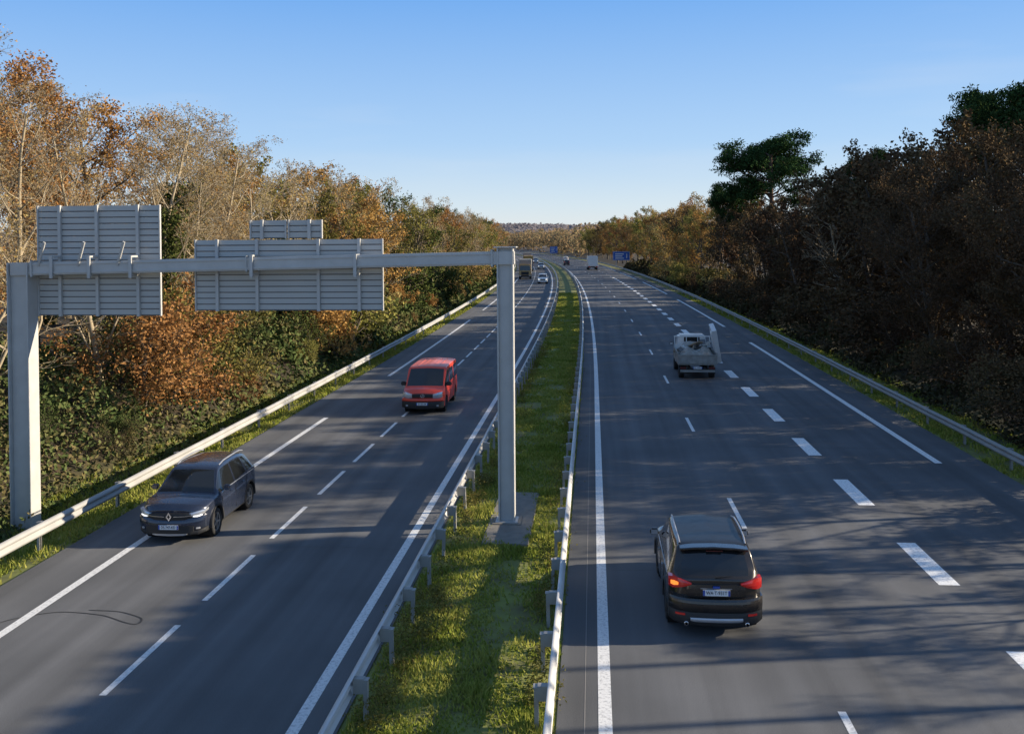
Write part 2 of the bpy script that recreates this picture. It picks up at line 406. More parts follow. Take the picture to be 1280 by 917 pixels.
def quads(C,su,sv,R):
    n=len(C); a=R.normal(0,1,(n,3)); 
    a/=np.linalg.norm(a,axis=1)[:,None]; b=R.normal(0,1,(n,3)); b=np.cross(a,b); b/=np.linalg.norm(b,axis=1)[:,None]
    a=a*(su*R.uniform(.6,1.3,(n,1)))/2; b=b*(sv*R.uniform(.6,1.3,(n,1)))/2
    V=np.stack([C-a,C-b*.9+a*.15,C+a,C+b*.9+a*.15],1).reshape(-1,3)
    return V,np.arange(n*4).reshape(n,4)
P_bare=dict(wob=[.05,.12,.16,.2,.2],trop=[.02,.06,.05,.05,.03],tap=[.25,.25,.3,.4,.5],leaflev=3,max=4,nc=[21,6,5,4],st=[.12,.15,.15,.1],ang=[(30,65),(25,55),(25,60),(25,60)],rat=[.36,.5,.5,.62],shape=lambda t:1.2-.7*t,r=.15)
P_oak=dict(wob=[.06,.14,.18,.2,.2],trop=[.02,.03,.03,.02,.0],tap=[.3,.3,.3,.4,.5],leaflev=2,max=3,nc=[17,7,5],st=[.10,.2,.15],ang=[(40,75),(30,65),(25,60)],rat=[.40,.5,.5],shape=lambda t:1.15-.65*abs(t-.45)*1.4,r=.22)
P_pine=dict(wob=[.03,.08,.15,.2,.2],trop=[.0,.03,.03,.02,.0],tap=[.6,.3,.3,.4,.5],leaflev=1,max=2,nc=[30,8],st=[.64,.3],ang=[(50,88),(35,70)],rat=[.31,.40],shape=lambda t:1.15-.9*abs(t-.76)*2.2,r=.30)
P_shadow_crown=dict(wob=[.01,.04,.06,.2,.2],trop=[.0,.0,.0,.0,.0],tap=[.6,.3,.3,.4,.5],leaflev=1,max=2,nc=[18,8],st=[.985,.3],ang=[(87,90),(35,70)],rat=[.24,.45],shape=lambda t:1.0,r=.12)  # thin flat crown shaped only to cast a shadow band
P_shrub=dict(wob=[.2,.2,.2,.2,.2],trop=[.0,.05,.03,.02,.0],tap=[.4,.3,.3,.4,.5],leaflev=2,max=3,nc=[14,5,4],st=[.02,.1,.1],ang=[(30,70),(30,65),(25,60)],rat=[.75,.5,.5],shape=lambda t:1.1-.4*t,r=.06)
def leaf_cloud(tips,R,n,spread):
    al=np.concatenate(tips); i=R.integers(0,len(al),n)
    return al[i]+R.normal(0,spread,(n,3))
def make_tree(kind,seed,H,lod):
    P={'bare':P_bare,'ivy':P_bare,'oak':P_oak,'pine':P_pine,'shadow_crown':P_shadow_crown,'shrub':P_shrub}[kind]
    polys,tips,R=skeleton(seed,H,P)
    if lod:
        polys=[q for q in polys if q[2]<=(3 if kind in('bare','ivy') else 2)]
        polys=[(q[0],q[1]*(1.0 if q[2]<2 else 1.8),q[2]) for q in polys]
    tv,tf=tubes(polys)
    f=1.9 if lod else 1; dv=3.4 if lod else 1
    mi=None
    if kind=='bare':
        C=leaf_cloud(tips,R,int(5000/dv),.16); V,F=quads(C,.11*f,.075*f,R)
    elif kind=='ivy':
        C=leaf_cloud(tips,R,int(4200/dv),.16); V,F=quads(C,.11*f,.075*f,R)
        tr=polys[0][0]; k=int(12000/dv); t=R.random(k)**1.1*.7*8; i=t.astype(int); fr=(t-i)[:,None]
        c=tr[i]*(1-fr)+tr[i+1]*fr; ang=R.uniform(0,6.28,k)
        rr=(.35+.85*vnoise(ang*3,c[:,2],1.3,seed))*R.random(k)**.4
        c=c+np.stack([np.cos(ang)*rr,np.sin(ang)*rr,R.normal(0,.15,k)],-1)
        V2,F2=quads(c,.17*f,.13*f,R); mi=np.r_[np.zeros(len(F)),np.ones(len(F2))]
        V,F=merge([(V,F),(V2,F2)])
    elif kind=='oak':
        C=leaf_cloud(tips,R,int(16000/dv),.22); V,F=quads(C,.165*f,.12*f,R)
    elif kind=='shrub':
        C=leaf_cloud(tips,R,int(7500/dv),.18); V,F=quads(C,.11*f,.08*f,R)
    else:
        ends=np.concatenate([t[(2 if kind=='pine' else 0):] for t in tips]); pine=kind=='pine'
        k=38000 if pine else 20000; i=R.integers(0,len(ends),k); dr=R.normal(0,1,(k,3)); dr/=np.linalg.norm(dr,axis=1)[:,None]
        C=ends[i]+dr*(R.random((k,1))**.5)*(np.array([.95,.95,.5]) if pine else np.array([.5,.5,.17])); V,F=quads(C,.36 if pine else .42,.15 if pine else .24,R)
    return (tv,tf),(V,F,mi)
KMAT={'bare':[M_barkL],'ivy':[M_barkL],'oak':[M_bark],'pine':[M_barkP],'shadow_crown':[M_barkP],'shrub':[M_bark]}
NM={'bare':'bare_tree','ivy':'ivy_clad_tree','oak':'oak_tree','pine':'pine_tree','shadow_crown':'pine_tree','shrub':'shrub'}  # the flat-crowned kind is an added shadow caster, not a pine of the wood
protos={}
def proto(kind,seed,lod):
    key=(kind,seed,lod)
    if key not in protos:
        Hh={'bare':16,'ivy':15,'oak':14,'pine':19,'shadow_crown':10.3,'shrub':3.6}[kind]
        (tv,tf),(V,F,mi)=make_tree(kind,seed,Hh,lod)
        protos[key]=(mesh_np('trunk',tv,tf,KMAT[kind],smooth=True),(V,F,mi),{},float(np.percentile(np.r_[V[:,2],tv[:,2]],99.3)))
    return protos[key]
def plant(kind,seed,lod,X,Y,ztop,leafm,label,group,wide=1.0):
    tm,(V,F,mi),cache,Hh=proto(kind,seed,lod)
    k=leafm.name
    if k not in cache:
        cache[k]=mesh_np('crown',V,F,[leafm]+([L_green] if mi is not None else []),mi)
    zb=float(tz(X))-.1
    s=(ztop-zb)/Hh
    t=thing(NM[kind],label,'shrub' if kind=='shrub' else 'tree',loc=(wx(X,Y),Y,zb),rot=(random.uniform(-.03,.03),random.uniform(-.03,.03),random.uniform(0,6.28)),group=group)
    t.scale=(s*wide,s*wide,s)
    add('trunk',tm,t); add('crown',cache[k],t)
    return t
LB={'gold':'tall near-leafless tree with golden remnants above the ivy bank','rust':'broad oak with rust-orange autumn leaves at the wood edge',
 'brown':'dark brown autumn oak standing behind the guard rail','olive':'yellowish green tree on the wooded verge','green':'dense dark green evergreen at the wood edge',
 'ivy':'pale bare tree with its trunk wrapped in green ivy','pine':'dark green maritime pine rising above the oaks','bare':'leafless pale grey tree in the wood'}
R=random.Random(11)
cnt=0
def left_pick(Y,row):
    u=R.random()
    if Y>95:
        if u<.34: return 'bare',L_gold,'gold'
        if u<.50: return 'oak',L_rust,'rust'
        if u<.66: return 'oak',L_green,'green'
        if u<.84: return 'oak',L_olive,'olive'
        return 'ivy',L_gold,'ivy'
    if u<.54: return 'bare',L_gold,'gold'
    if u<.70: return 'oak',L_rust,'rust'
    if u<.92: return 'ivy',L_gold,'ivy'
    return 'oak',L_olive,'olive'
for row,(X0,sp0) in enumerate(((-20.0,4.6),(-25,5.2),(-31.5,6.2),(-41,7.5))):
    Y=(29,30,31,27)[row]
    while Y<400:
        lod=Y>60 or row==3
        if row==2 and Y>140: break
        if row==3 and Y>80: break
        kind,lm,lb=left_pick(Y,row)
        if row==0 and Y<50: kind,lm,lb=R.choice([('bare',L_gold,'gold'),('ivy',L_gold,'ivy'),('bare',L_gold,'gold')])
        if row>0 and Y<70 and R.random()<.2: kind,lm,lb='oak',L_rust,'rust'
        X=X0+R.uniform(-1.3,1.3)
        sl=.335 if Y<62 else .285
        zt=7.7+sl*min(abs(X),34)*R.uniform(.78,1.04)
        if row==0: zt-=R.uniform(0,3)
        if row==3: zt=R.uniform(12,15)
        plant(kind,R.choice([1,2,3]) if kind in('bare','oak') else 4,lod,X,Y+R.uniform(-1,1),zt,lm,LB[lb],'autumn trees of the roadside wood',R.uniform(.9,1.15)*(1.15 if kind!='oak' else 1)); cnt+=1
        Y+=sp0*R.uniform(.8,1.25)*(1 if Y<110 else 1.8)
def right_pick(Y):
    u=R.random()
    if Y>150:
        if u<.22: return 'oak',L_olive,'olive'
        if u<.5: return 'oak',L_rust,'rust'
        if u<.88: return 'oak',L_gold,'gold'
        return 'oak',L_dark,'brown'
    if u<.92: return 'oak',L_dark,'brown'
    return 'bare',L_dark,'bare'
for row,(X0,sp0) in enumerate(((19.8,4.6),(25,5.6),(32,7.5))):
    Y=(32,36,38)[row]
    while Y<400:
        lod=Y>60
        if row==2 and Y>130: break
        kind,lm,lb=right_pick(Y)
        X=X0+R.uniform(-1.3,1.3)
        sl=.27 if Y<58 else (.315 if Y<88 else (.23 if Y<150 else .33))
        zt=7.7+sl*X*R.uniform(.80,1.04)
        if row==0: zt-=R.uniform(0,2.0)
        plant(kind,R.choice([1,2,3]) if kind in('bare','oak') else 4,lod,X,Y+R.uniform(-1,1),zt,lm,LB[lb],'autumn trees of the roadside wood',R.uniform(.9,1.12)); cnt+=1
        Y+=sp0*R.uniform(.8,1.2)*(1 if Y<110 else 1.8)
Y=29.5
while Y<105:
    plant('oak',R.choice([1,2,3]),Y>60,22.3+R.uniform(-.6,.6),Y,R.uniform(7.5,9.5),L_dark,'low dark oak added out of view to shade the near lanes','autumn trees of the roadside wood',1.45)
    Y+=3.6
for X,Y,H,s,w in ((22.8,121,20.4,5,1.15),(19.8,142,15.4,6,.9),(33,79,19.6,5,.9),(37,73,20.8,6,1.0),(29,100,16.4,6,.8)):
    plant('pine',s,False,X,Y,H,L_pine,LB['pine'],'maritime pines',w)
for X,Y,H in ((19,22.2,6.6),(20.4,24.6,6.9)):  # out of view, added for the shade they cast across the near lanes
    plant('oak',2,False,X,Y,H,L_dark,'low dark oak added out of view to shade the near lanes','autumn trees of the roadside wood',.9)
for X,Y,H in ((20.5,18.2,6.4),(20.5,13,6.0)):
    plant('bare',R.choice([1,2,3]),False,X,Y,H,L_dark,LB['bare'],'autumn trees of the roadside wood',1.3)
for X,Y in ((24.2,15),(24.2,17.2),(24.2,19.4),(24.2,21.6),(24.2,23.8),(24.2,26.0),(24.2,27.6)):  # out of view, added to throw a dark band over the left carriageway
    t=plant('shadow_crown',8,False,X,Y,11.95,L_pine,'unseen flat crown added to cast a shadow band on the road','maritime pines',1.0)
    t.scale=(t.scale[0]*.16,t.scale[1]*.9,t.scale[2]); t.rotation_euler=(0,0,0)
for i in range(34):
    Y=30+i*4.2+R.uniform(-1.5,1.5); X=-17.9+R.uniform(-1.0,.9)
    plant('shrub',7,Y>60,X,Y,float(tz(X))+R.choice([1.2,1.8,2.5,3.4,4.8,5.6]),R.choice([L_green,L_olive,L_bramble,L_gold,L_rust]),'leafy roadside shrub growing on the ivy bank','roadside shrubs',R.uniform(.8,1.4))
for i in range(34):
    Y=30+i*5+R.uniform(-1.5,1.5); X=17.5+R.uniform(-.5,.8)
    plant('shrub',7,Y>60,X,Y,float(tz(X))+R.uniform(2.4,4.4),L_dark if Y<120 else R.choice([L_olive,L_gold,L_dark]),'brownish roadside shrub below the oaks','roadside shrubs',1.3)
print('TREES',cnt,time.time()-T0)

# ------------------------------------------------------------------ undergrowth, grass, far woods (uncountable)
def thicket(name,X0,X1,Y0,Y1,n,hmax,m,seed,edge,rough=0):
    r=np.random.default_rng(seed)
    Y=Y0*(Y1/Y0)**r.random(n); u=r.random(n); X=X0+(X1-X0)*u
    e2=edge+(rough*1.6*(vnoise(Y,Y*0,3.1,seed+4)) if rough else 0)*(-1 if edge<0 else 1)
    ramp=np.clip(np.abs(X-e2)/1.1,0.05,1)*((np.abs(X)>np.abs(e2))|(r.random(n)<.15))
    h=hmax*(.12+.75*vnoise(X,Y,3.3,seed)**1.6+.45*vnoise(X,Y,.9,seed+1)**2+.25*vnoise(X,Y,.35,seed+2)**3)*ramp
    z=tz(X)+h*r.random(n)**.35
    C=np.stack([X-off(Y),Y,z],-1); s=(.06+.0032*Y)[:,None]
    V,F=quads(C,s*1.2,s*.8,r)
    o=add(name,mesh_np(name,V,F,[m])); o['kind']='stuff'; o['label']='dense ivy and bramble covering the bank below the trees'; o['category']='undergrowth'
thicket('undergrowth',-15.7,-24,22,260,82000,2.9,L_bramble,21,-15.5,1)
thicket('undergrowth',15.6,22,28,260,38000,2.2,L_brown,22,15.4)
def grass(name,X0,X1,Y0,Y1,n,h,seed,lab):
    r=np.random.default_rng(seed)
    Y=Y0*(Y1/Y0)**r.random(n); X=r.uniform(X0,X1,n)
    dens=vnoise(X,Y,.9,seed); keep=r.random(n)<np.clip(-.15+1.6*dens,.06,1)
    jit=.35*vnoise(X,Y,.35,seed+9)-.1
    keep&=~((np.abs(X-PADX)<PADW/2-jit)&(np.abs(Y-PADY)<PADL/2-jit*2))
    X=X[keep];Y=Y[keep]; n=len(X)
    hh=h*(.35+1.3*vnoise(X,Y,.5,seed+2)**2+.5*r.random(n)); w=.011+.0009*Y
    a=r.uniform(0,6.28,n); ln=r.normal(0,.4,(n,2))*hh[:,None]
    B=np.stack([X-off(Y),Y,tz(X)-.01],-1); dx=np.stack([np.cos(a)*w,np.sin(a)*w,0*a],-1)
    T=B+np.stack([ln[:,0],ln[:,1],hh],-1)
    V=np.stack([B-dx,B+dx,T],1).reshape(-1,3); F=np.arange(3*n).reshape(n,3)
    o=add(name,mesh_np(name,V,F,[L_grass])); o['kind']='stuff'; o['label']=lab; o['category']='grass'
grass('grass',-3.95,-.66,10,140,110000,.10,31,'rough green grass and weeds on the median strip')
grass('grass',-16.9,-13.4,17,140,40000,.14,32,'mown grass verge behind the guard rail')
grass('grass',13.35,16.4,25,140,26000,.14,33,'shaded grass verge behind the guard rail')
def weeds(seed,n,Xs):
    r=np.random.default_rng(seed); Cs=[]
    for i in range(n):
        Y=10*(7.0)**r.random(); X=r.choice(Xs)+r.normal(0,.12); k=r.integers(50,140); hh=r.uniform(.2,.6)
        c=np.stack([np.full(k,X),np.full(k,Y),np.full(k,.02)],-1)+r.normal(0,1,(k,3))*[hh*.3,hh*.3,0]; c[:,2]+=r.random(k)*hh
        Cs.append(c)
    C=np.concatenate(Cs); V,F=quads(C,.07,.035,r)
    o=add('weeds',mesh_np('weeds',V,F,[L_olive])); o['kind']='stuff'; o['label']='straggly weeds growing round the rail posts'; o['category']='weeds'
weeds(41,190,[-3.6,-3.5,-1.0,-.95,-3.3,-3.4])
def farwood(seed):
    r=np.random.default_rng(seed); Cs=[]
    for i in range(480):
        Y=r.uniform(395,980); side=r.choice([-1,1]); X=side*(17+r.random()**1.5*70); H=r.uniform(10,15); k=130
        c=r.normal(0,1,(k,3)); c/=np.linalg.norm(c,axis=1)[:,None]; c*=(r.random((k,1))**.35)
        c=c*[4.6,4.6,H*.5]+[X-off(Y),Y,tz(X)+H*.5]; Cs.append(c)
    C=np.concatenate(Cs); V,F=quads(C,1.6,1.2,r)
    o=add('distant_woodland',mesh_np('distant_woodland',V,F,[L_far])); o['kind']='stuff'; o['label']='mixed autumn woodland lining the far motorway'; o['category']='woodland'
farwood(51)
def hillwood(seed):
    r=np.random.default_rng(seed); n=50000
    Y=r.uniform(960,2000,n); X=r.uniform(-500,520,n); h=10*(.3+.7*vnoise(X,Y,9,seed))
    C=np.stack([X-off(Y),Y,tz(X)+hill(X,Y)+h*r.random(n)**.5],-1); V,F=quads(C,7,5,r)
    o=add('hill_woodland',mesh_np('hill_woodland',V,F,[L_hill])); o['kind']='stuff'; o['label']='haze-tinted wooded hills closing the horizon'; o['category']='woodland'
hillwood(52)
print('VEG',time.time()-T0)

# ------------------------------------------------------------------ vehicles
M_glass=simple('vehicle_glass',(.012,.014,.016),.04,coat=.6,var=.1)
M_black=simple('black_plastic',(.018,.018,.019),.55,var=.2)
M_liner=simple('dark_cavity',(.006,.006,.006),.9)
M_tyre=simple('tyre_rubber',(.02,.02,.02),.85,var=.25,scale=20)
M_rim=simple('alloy',(.30,.31,.32),.35,metal=.7)
M_rimD=simple('alloy_dark',(.12,.12,.13),.35,metal=.7)
M_chrome=simple('chrome',(.7,.7,.72),.15,metal=1)
M_silver=simple('silver_trim',(.45,.46,.48),.35,metal=.6)
M_red=simple('tail_lamp_red',(.36,.012,.01),.15,coat=.8,emit=((1,.04,.02),.06))
M_redoff=simple('brake_lamp_unlit',(.10,.01,.01),.2,coat=.5)
M_amber=simple('indicator_lit',(.9,.25,.03),.2,coat=.5,emit=((1,.25,.04),1.2))
M_lamp=simple('head_lamp_glass',(.50,.52,.55),.12,metal=.4,coat=1)
M_drl=simple('running_lamp',(.9,.9,.9),.2,emit=((1,.97,.9),1.0))
M_plate=simple('plate_white',(.72,.73,.74),.4,var=.04)
M_blue=simple('plate_blue',(.02,.07,.35),.4)
M_txt=simple('plate_letter',(.015,.015,.02),.5)
M_pGrey=simple('paint_dark_grey',(.030,.025,.022),.25,metal=.4,coat=.7,var=.15,scale=3)
M_pRoof=simple('roof_black',(.010,.010,.010),.4,coat=.1,var=.1)
M_pBlue=simple('paint_blue_grey',(.022,.029,.052),.25,metal=.3,coat=.9,var=.15,scale=3)
M_pRed=simple('paint_red',(.74,.062,.028),.35,coat=.5,var=.10,scale=3)
M_pPink=simple('paint_pale_red',(.62,.14,.09),.45,coat=.2,var=.12,scale=3)  # paler red for the van roof and its ribs
M_pWhite=simple('paint_white',(.70,.70,.68),.4,coat=.5,var=.1,scale=3)
M_dirty=simple('dirty_grey_metal',(.30,.29,.265),.6,metal=.1,var=.5,scale=4)

class Car:
    def __init__(s,root,hw,hl,bow=(.06,.13)): s.root=root;s.hw=hw;s.hl=hl;s.b=bow
    def bow(s,V):
        V=np.array(V,float); y=V[:,1]; t=np.clip((np.abs(y)-.55*s.hl)/(.45*s.hl),0,1); t=t*t*(3-2*t); q=np.clip(np.abs(V[:,0])/s.hw,0,1.1)
        V[:,1]=y-np.sign(y)*(s.b[0]*q**2+s.b[1]*q**6)*t; return V
    def shell(s,net,S,classify,wheels,rw,zc,mats):
        G=interp(np.array(net,float),S); G=interp(G.transpose(1,0,2),S).transpose(1,0,2)
        ni,nj=G.shape[:2]; Gl=G.copy(); Gl[...,0]*=-1
        full=np.concatenate([G,Gl[:,::-1][:,1:]],1); nf=full.shape[1]
        V=list(full.reshape(-1,3)); faces=[];lab=[]
        for i in range(ni-1):
            for j in range(nf-1):
                u=(i+.5)/S; jj=j+.5; side=1
                if jj>nj-1: jj=2*(nj-1)-jj; side=-1
                faces.append((i*nf+j,i*nf+j+1,(i+1)*nf+j+1,(i+1)*nf+j)); lab.append(classify(u,jj/S,side))
        for end in (0,ni-1):
            ring=[end*nf+j for j in range(nf)]; base=full[end]; ctr=np.array([0,base[0][1],zc[0 if end==0 else 1]])
            for f in (.88,.7,.45,.2):
                st_=len(V); V+=list(ctr+(base-ctr)*f); new=list(range(st_,st_+nf))
                for j in range(nf-1):
                    faces.append((ring[j],ring[j+1],new[j+1],new[j]) if end else (ring[j+1],ring[j],new[j],new[j+1])); lab.append('body')
                ring=new
            faces.append(tuple(ring)); lab.append('body')
        V=s.bow(V)
        inside=np.zeros(len(V),bool)
        for yw,zw in wheels:
            dy=V[:,1]-yw; dz=V[:,2]-zw; d=np.hypot(dy,dz); m=(d<rw)&(np.abs(V[:,0])>.45); inside|=m
        keep=[k for k,f in enumerate(faces) if not all(inside[list(f)])]
        for yw,zw in wheels:
            dy=V[:,1]-yw; dz=V[:,2]-zw; d=np.hypot(dy,dz)+1e-9; m=(d<rw)&(np.abs(V[:,0])>.45)
            V[m,1]=yw+dy[m]/d[m]*rw; V[m,2]=zw+dz[m]/d[m]*rw
        for L in sorted(set(lab)):
            fs=[faces[k] for k in keep if lab[k]==L]
            if not fs: continue
            used=sorted({v for f in fs for v in f}); mp={v:i for i,v in enumerate(used)}
            nm=L.split('|')[0]
            add(nm,mesh_np(nm,V[used],[[mp[v] for v in f] for f in fs],[mats[nm]],smooth=True),s.root)
        a=np.linspace(0,math.pi*2,25)
        for yw,zw in wheels:
            for sx in (-1,1):
                Vv=[];Ff=[]
                for x in (s.hw-.04,.5):
                    for t in a: Vv.append((sx*x,yw+math.cos(t)*(rw+.004),zw+math.sin(t)*(rw+.004)))
                for k in range(24): Ff.append((k,k+1,26+k,25+k))
                Ff.append(tuple(range(25,50)))
                add('wheel_well',mesh_np('wheel_well',Vv,Ff,[M_liner]),s.root)
    def band(s,name,mat,xs,zt,zb,y,thick=.05,bulge=0,nz=3,label=None,parent=None):
        xs=np.asarray(xs,float); zt=np.broadcast_to(np.asarray(zt,float),xs.shape); zb=np.broadcast_to(np.asarray(zb,float),xs.shape)
        q=np.linspace(0,len(xs)-1,(len(xs)-1)*4+1); b0=np.arange(len(xs))
        zt=np.interp(q,b0,zt); zb=np.interp(q,b0,zb); xs=np.interp(q,b0,xs)
        sg=1 if y>0 else -1; n=len(xs); V=[]
        for lay in (0,1):
            for k in range(nz+1):
                v=k/nz
                for i in range(n):
                    V.append((xs[i],y+sg*bulge*(1-(2*v-1)**2) if lay==0 else y-sg*thick,zb[i]+(zt[i]-zb[i])*v))
        V=s.bow(V); idx=lambda l,k,i:l*(nz+1)*n+k*n+i; F=[]
        for k in range(nz):
            for i in range(n-1): F.append((idx(0,k,i),idx(0,k,i+1),idx(0,k+1,i+1),idx(0,k+1,i)))
        for i in range(n-1):
            F.append((idx(1,0,i),idx(1,0,i+1),idx(0,0,i+1),idx(0,0,i))); F.append((idx(0,nz,i),idx(0,nz,i+1),idx(1,nz,i+1),idx(1,nz,i)))
        for k in range(nz):
            F.append((idx(1,k,0),idx(0,k,0),idx(0,k+1,0),idx(1,k+1,0))); F.append((idx(0,k,n-1),idx(1,k,n-1),idx(1,k+1,n-1),idx(0,k+1,n-1)))
        o=add(name,mesh_np(name,V,F,[mat]),parent or s.root)
        if label: o['label']=label
        return o
    def pair(s,name,mat,xs,zt,zb,y,**k):
        a=s.band(name,mat,xs,zt,zb,y,**k); b=s.band(name,mat,[-x for x in xs],zt,zb,y,**k); return a,b
def revolve(name,prof,mats,n=28):
    V=[];F=[];k=len(prof)
    for i in range(n):
        a=2*math.pi*i/n
        for r,x in prof: V.append((x,r*math.cos(a),r*math.sin(a)))
    for i in range(n):
        for j in range(k-1):
            a=i*k+j;b=((i+1)%n)*k+j; F.append((a,a+1,b+1,b))
    return mesh_np(name,V,F,mats,smooth=True)
def wheel_meshes(r,w,rim,spokes):
    ty=revolve('tyre',[(r*.66,w/2-.02),(r*.70,w/2),(r*.9,w/2),(r*.975,w/2-.015),(r,w/2-.04),(r,-w/2+.04),(r*.975,-w/2+.015),(r*.9,-w/2),(r*.66,-w/2)],[M_tyre])
    bm=bmesh.new(); R1=r*.68
    for rr0,rr1,x in ((R1,R1*.88,w/2-.012),):
        n=28; v=[]
        for i in range(n):
            a=2*math.pi*i/n; v.append([bm.verts.new((x,math.cos(a)*rr0,math.sin(a)*rr0)),bm.verts.new((x-.01,math.cos(a)*rr1,math.sin(a)*rr1)),bm.verts.new((-w/2,math.cos(a)*rr1*.95,math.sin(a)*rr1*.95))])
        for i in range(n):
            p,q=v[i],v[(i+1)%n]; bm.faces.new((p[0],p[1],q[1],q[0])); bm.faces.new((p[1],p[2],q[2],q[1]))
    for i in range(spokes):
        a=2*math.pi*i/spokes
        m=Matrix.Rotation(a,4,'X')@Matrix.Translation((w/2-.035,0,R1*.5))@Matrix.Diagonal((.03,R1*.20,R1*.95,1))
        bmesh.ops.create_cube(bm,size=1,matrix=m)
    bmesh.ops.create_cone(bm,cap_ends=True,segments=16,radius1=R1*.24,radius2=R1*.2,depth=.05,matrix=Matrix.Translation((w/2-.03,0,0))@Matrix.Rotation(math.pi/2,4,'Y'))
    me=bpy.data.meshes.new('rim'); bm.to_mesh(me); bm.free(); me.materials.append(rim)
    dk=revolve('brake_disc',[(0.001,0.02),(R1*.9,0.02),(R1*.9,-.02)],[M_liner],20)
    return ty,me,dk
def wheels(root,hw,axles,r,w,rim,spokes=5):
    ty,ri,dk=wheel_meshes(r,w,rim,spokes)
    for y in axles:
        for sx in (1,-1):
            e=add('wheel',None,root,(sx*(hw-w/2-.015),y,r),(random.uniform(0,1),0,0 if sx>0 else math.pi))
            add('tyre',ty,e); add('rim',ri,e); add('brake_disc',dk,e)
def text_mesh(s,size,mat):
    cu=bpy.data.curves.new('t','FONT'); cu.body=s; cu.size=size; cu.align_x='CENTER'; cu.align_y='CENTER'; cu.offset=size*.012
    ob=bpy.data.objects.new('t',cu); col.objects.link(ob)
    dg=bpy.context.evaluated_depsgraph_get(); me=bpy.data.meshes.new_from_object(ob.evaluated_get(dg))
    bpy.data.objects.remove(ob); me.materials.clear(); me.materials.append(mat); return me
def plate(root,y,z,s,w=.52,h=.115):
    sg=1 if y>0 else -1
    p=add('number_plate',bbox_mesh('number_plate',[(0,0,0,w,.012,h),(-w/2+.02,sg*.001,0,.04,.014,h*.98,1),(w/2-.02,sg*.001,0,.04,.014,h*.98,1)],[M_plate,M_blue],.001),root,(0,y,z))
    t=add('plate_text',text_mesh(s,.098,M_txt),p,(0,sg*.011,0),(math.pi/2,0,0 if sg<0 else math.pi)); t.scale=(.82,1,1)
def mirrors(root,x,y,z,mat,s=1):
    for sx in (1,-1):
        me=taper_box('wing_mirror',(-.10*s,.10*s,-.05,.06,-.07*s),(-.09*s,.09*s,-.045,.05,.08*s),[mat],.035)
        o=add('wing_mirror',me,root,(sx*(x+.09*s),y,z))
        o=add('mirror_glass',bbox_mesh('mirror_glass',[(0,0,0,.15*s,.006,.11*s)],[M_lamp],.01),o,(0,-.055,.005))
def rails(root,x,y0,y1,z,mat):
    for sx in (1,-1):
        pts=[];n=12
        for i in range(n+1):
            t=i/n; y=y0+(y1-y0)*t; zz=z+.05*min(1,6*t,6*(1-t))-.03*(2*t-1)**2; pts.append((sx*(x-.02*(2*t-1)**2),y,zz))
        V,F=tubes([(np.array(pts),np.full(n+1,.02),0)]); add('roof_rail',mesh_np('roof_rail',V,F,[mat],smooth=True),root)
def arches(root,hw,axles,zw,r0,r1,mat):
    for y in axles:
        for sx in (1,-1):
            V=[];F=[];n=20
            for i in range(n+1):
                a=-.12+(math.pi+.24)*i/n; c,s_=math.cos(a),math.sin(a)
                V+=[(sx*(hw-.05),y+c*r0,zw+s_*r0),(sx*(hw+.018),y+c*(r0+.01),zw+s_*(r0+.01)),(sx*(hw+.018),y+c*r1*.98,zw+s_*r1*.98),(sx*(hw-.03),y+c*r1,zw+s_*r1)]
                if i:
                    k=4*i
                    for q in range(3): F.append((k-4+q,k-3+q,k+1+q,k+q))
            add('wheel_arch',mesh_np('wheel_arch',V,F,[mat],smooth=False),root)
def st(y,w,zb,zm,zs,g): return [(0,y,zb),(w*.88,y,zb),(w*.985,y,zb+.10),(w,y,zm),(w*.975,y,zs)]+g
SUV=[st(-2.24,.80,.34,.74,1.04,[(.77,-2.24,1.08),(.72,-2.24,1.11),(.68,-2.24,1.12),(0,-2.24,1.14)]),
 st(-2.13,.895,.25,.72,1.06,[(.86,-2.13,1.10),(.78,-2.08,1.22),(.735,-2.06,1.25),(0,-2.09,1.27)]),
 st(-1.86,.92,.22,.70,1.07,[(.88,-1.86,1.12),(.72,-1.80,1.56),(.64,-1.76,1.63),(0,-1.80,1.67)]),
 st(-1.1,.92,.22,.66,1.05,[(.88,-1.1,1.10),(.73,-1.05,1.59),(.64,-1.05,1.66),(0,-1.05,1.70)]),
 st(-.1,.92,.22,.64,1.02,[(.88,-.1,1.06),(.73,-.15,1.60),(.64,-.15,1.665),(0,-.15,1.705)]),
 st(.75,.92,.22,.64,1.0,[(.88,.75,1.04),(.71,.42,1.55),(.62,.36,1.61),(0,.42,1.65)]),
 st(1.2,.92,.22,.64,.99,[(.86,1.2,1.02),(.80,1.22,1.03),(.77,1.22,1.04),(0,1.34,1.10)]),
 st(1.7,.91,.22,.64,.94,[(.83,1.7,.98),(.71,1.7,1.01),(.46,1.7,1.04),(0,1.7,1.06)]),
 st(2.08,.87,.24,.62,.83,[(.77,2.08,.89),(.65,2.08,.93),(.4,2.08,.96),(0,2.08,.98)]),
 st(2.22,.78,.30,.58,.72,[(.69,2.22,.77),(.59,2.22,.81),(.38,2.22,.84),(0,2.22,.85)])]
def crossover_net():
    net=[]
    for i,s_ in enumerate(SUV):
        r=[]
        for j,(x,y,z) in enumerate(s_):
            if z>1.15:
                x*=.91; z=1.15+(z-1.15)*{1:.7,2:.80,3:.94,4:.98,5:.93}.get(i,.9); y=y+(.12 if y>0 else (.12 if i==2 else 0))
            if j==3: x*=1.005
            if y>2.15: x*=.88; z=z+.05*(z>.6)
            elif y>2.0: x*=.97; z+=.03*(z>.6)
            elif y>1.5: z+=.02*(z>.9)
            r.append((x,y,z))
        net.append(r)
    return net
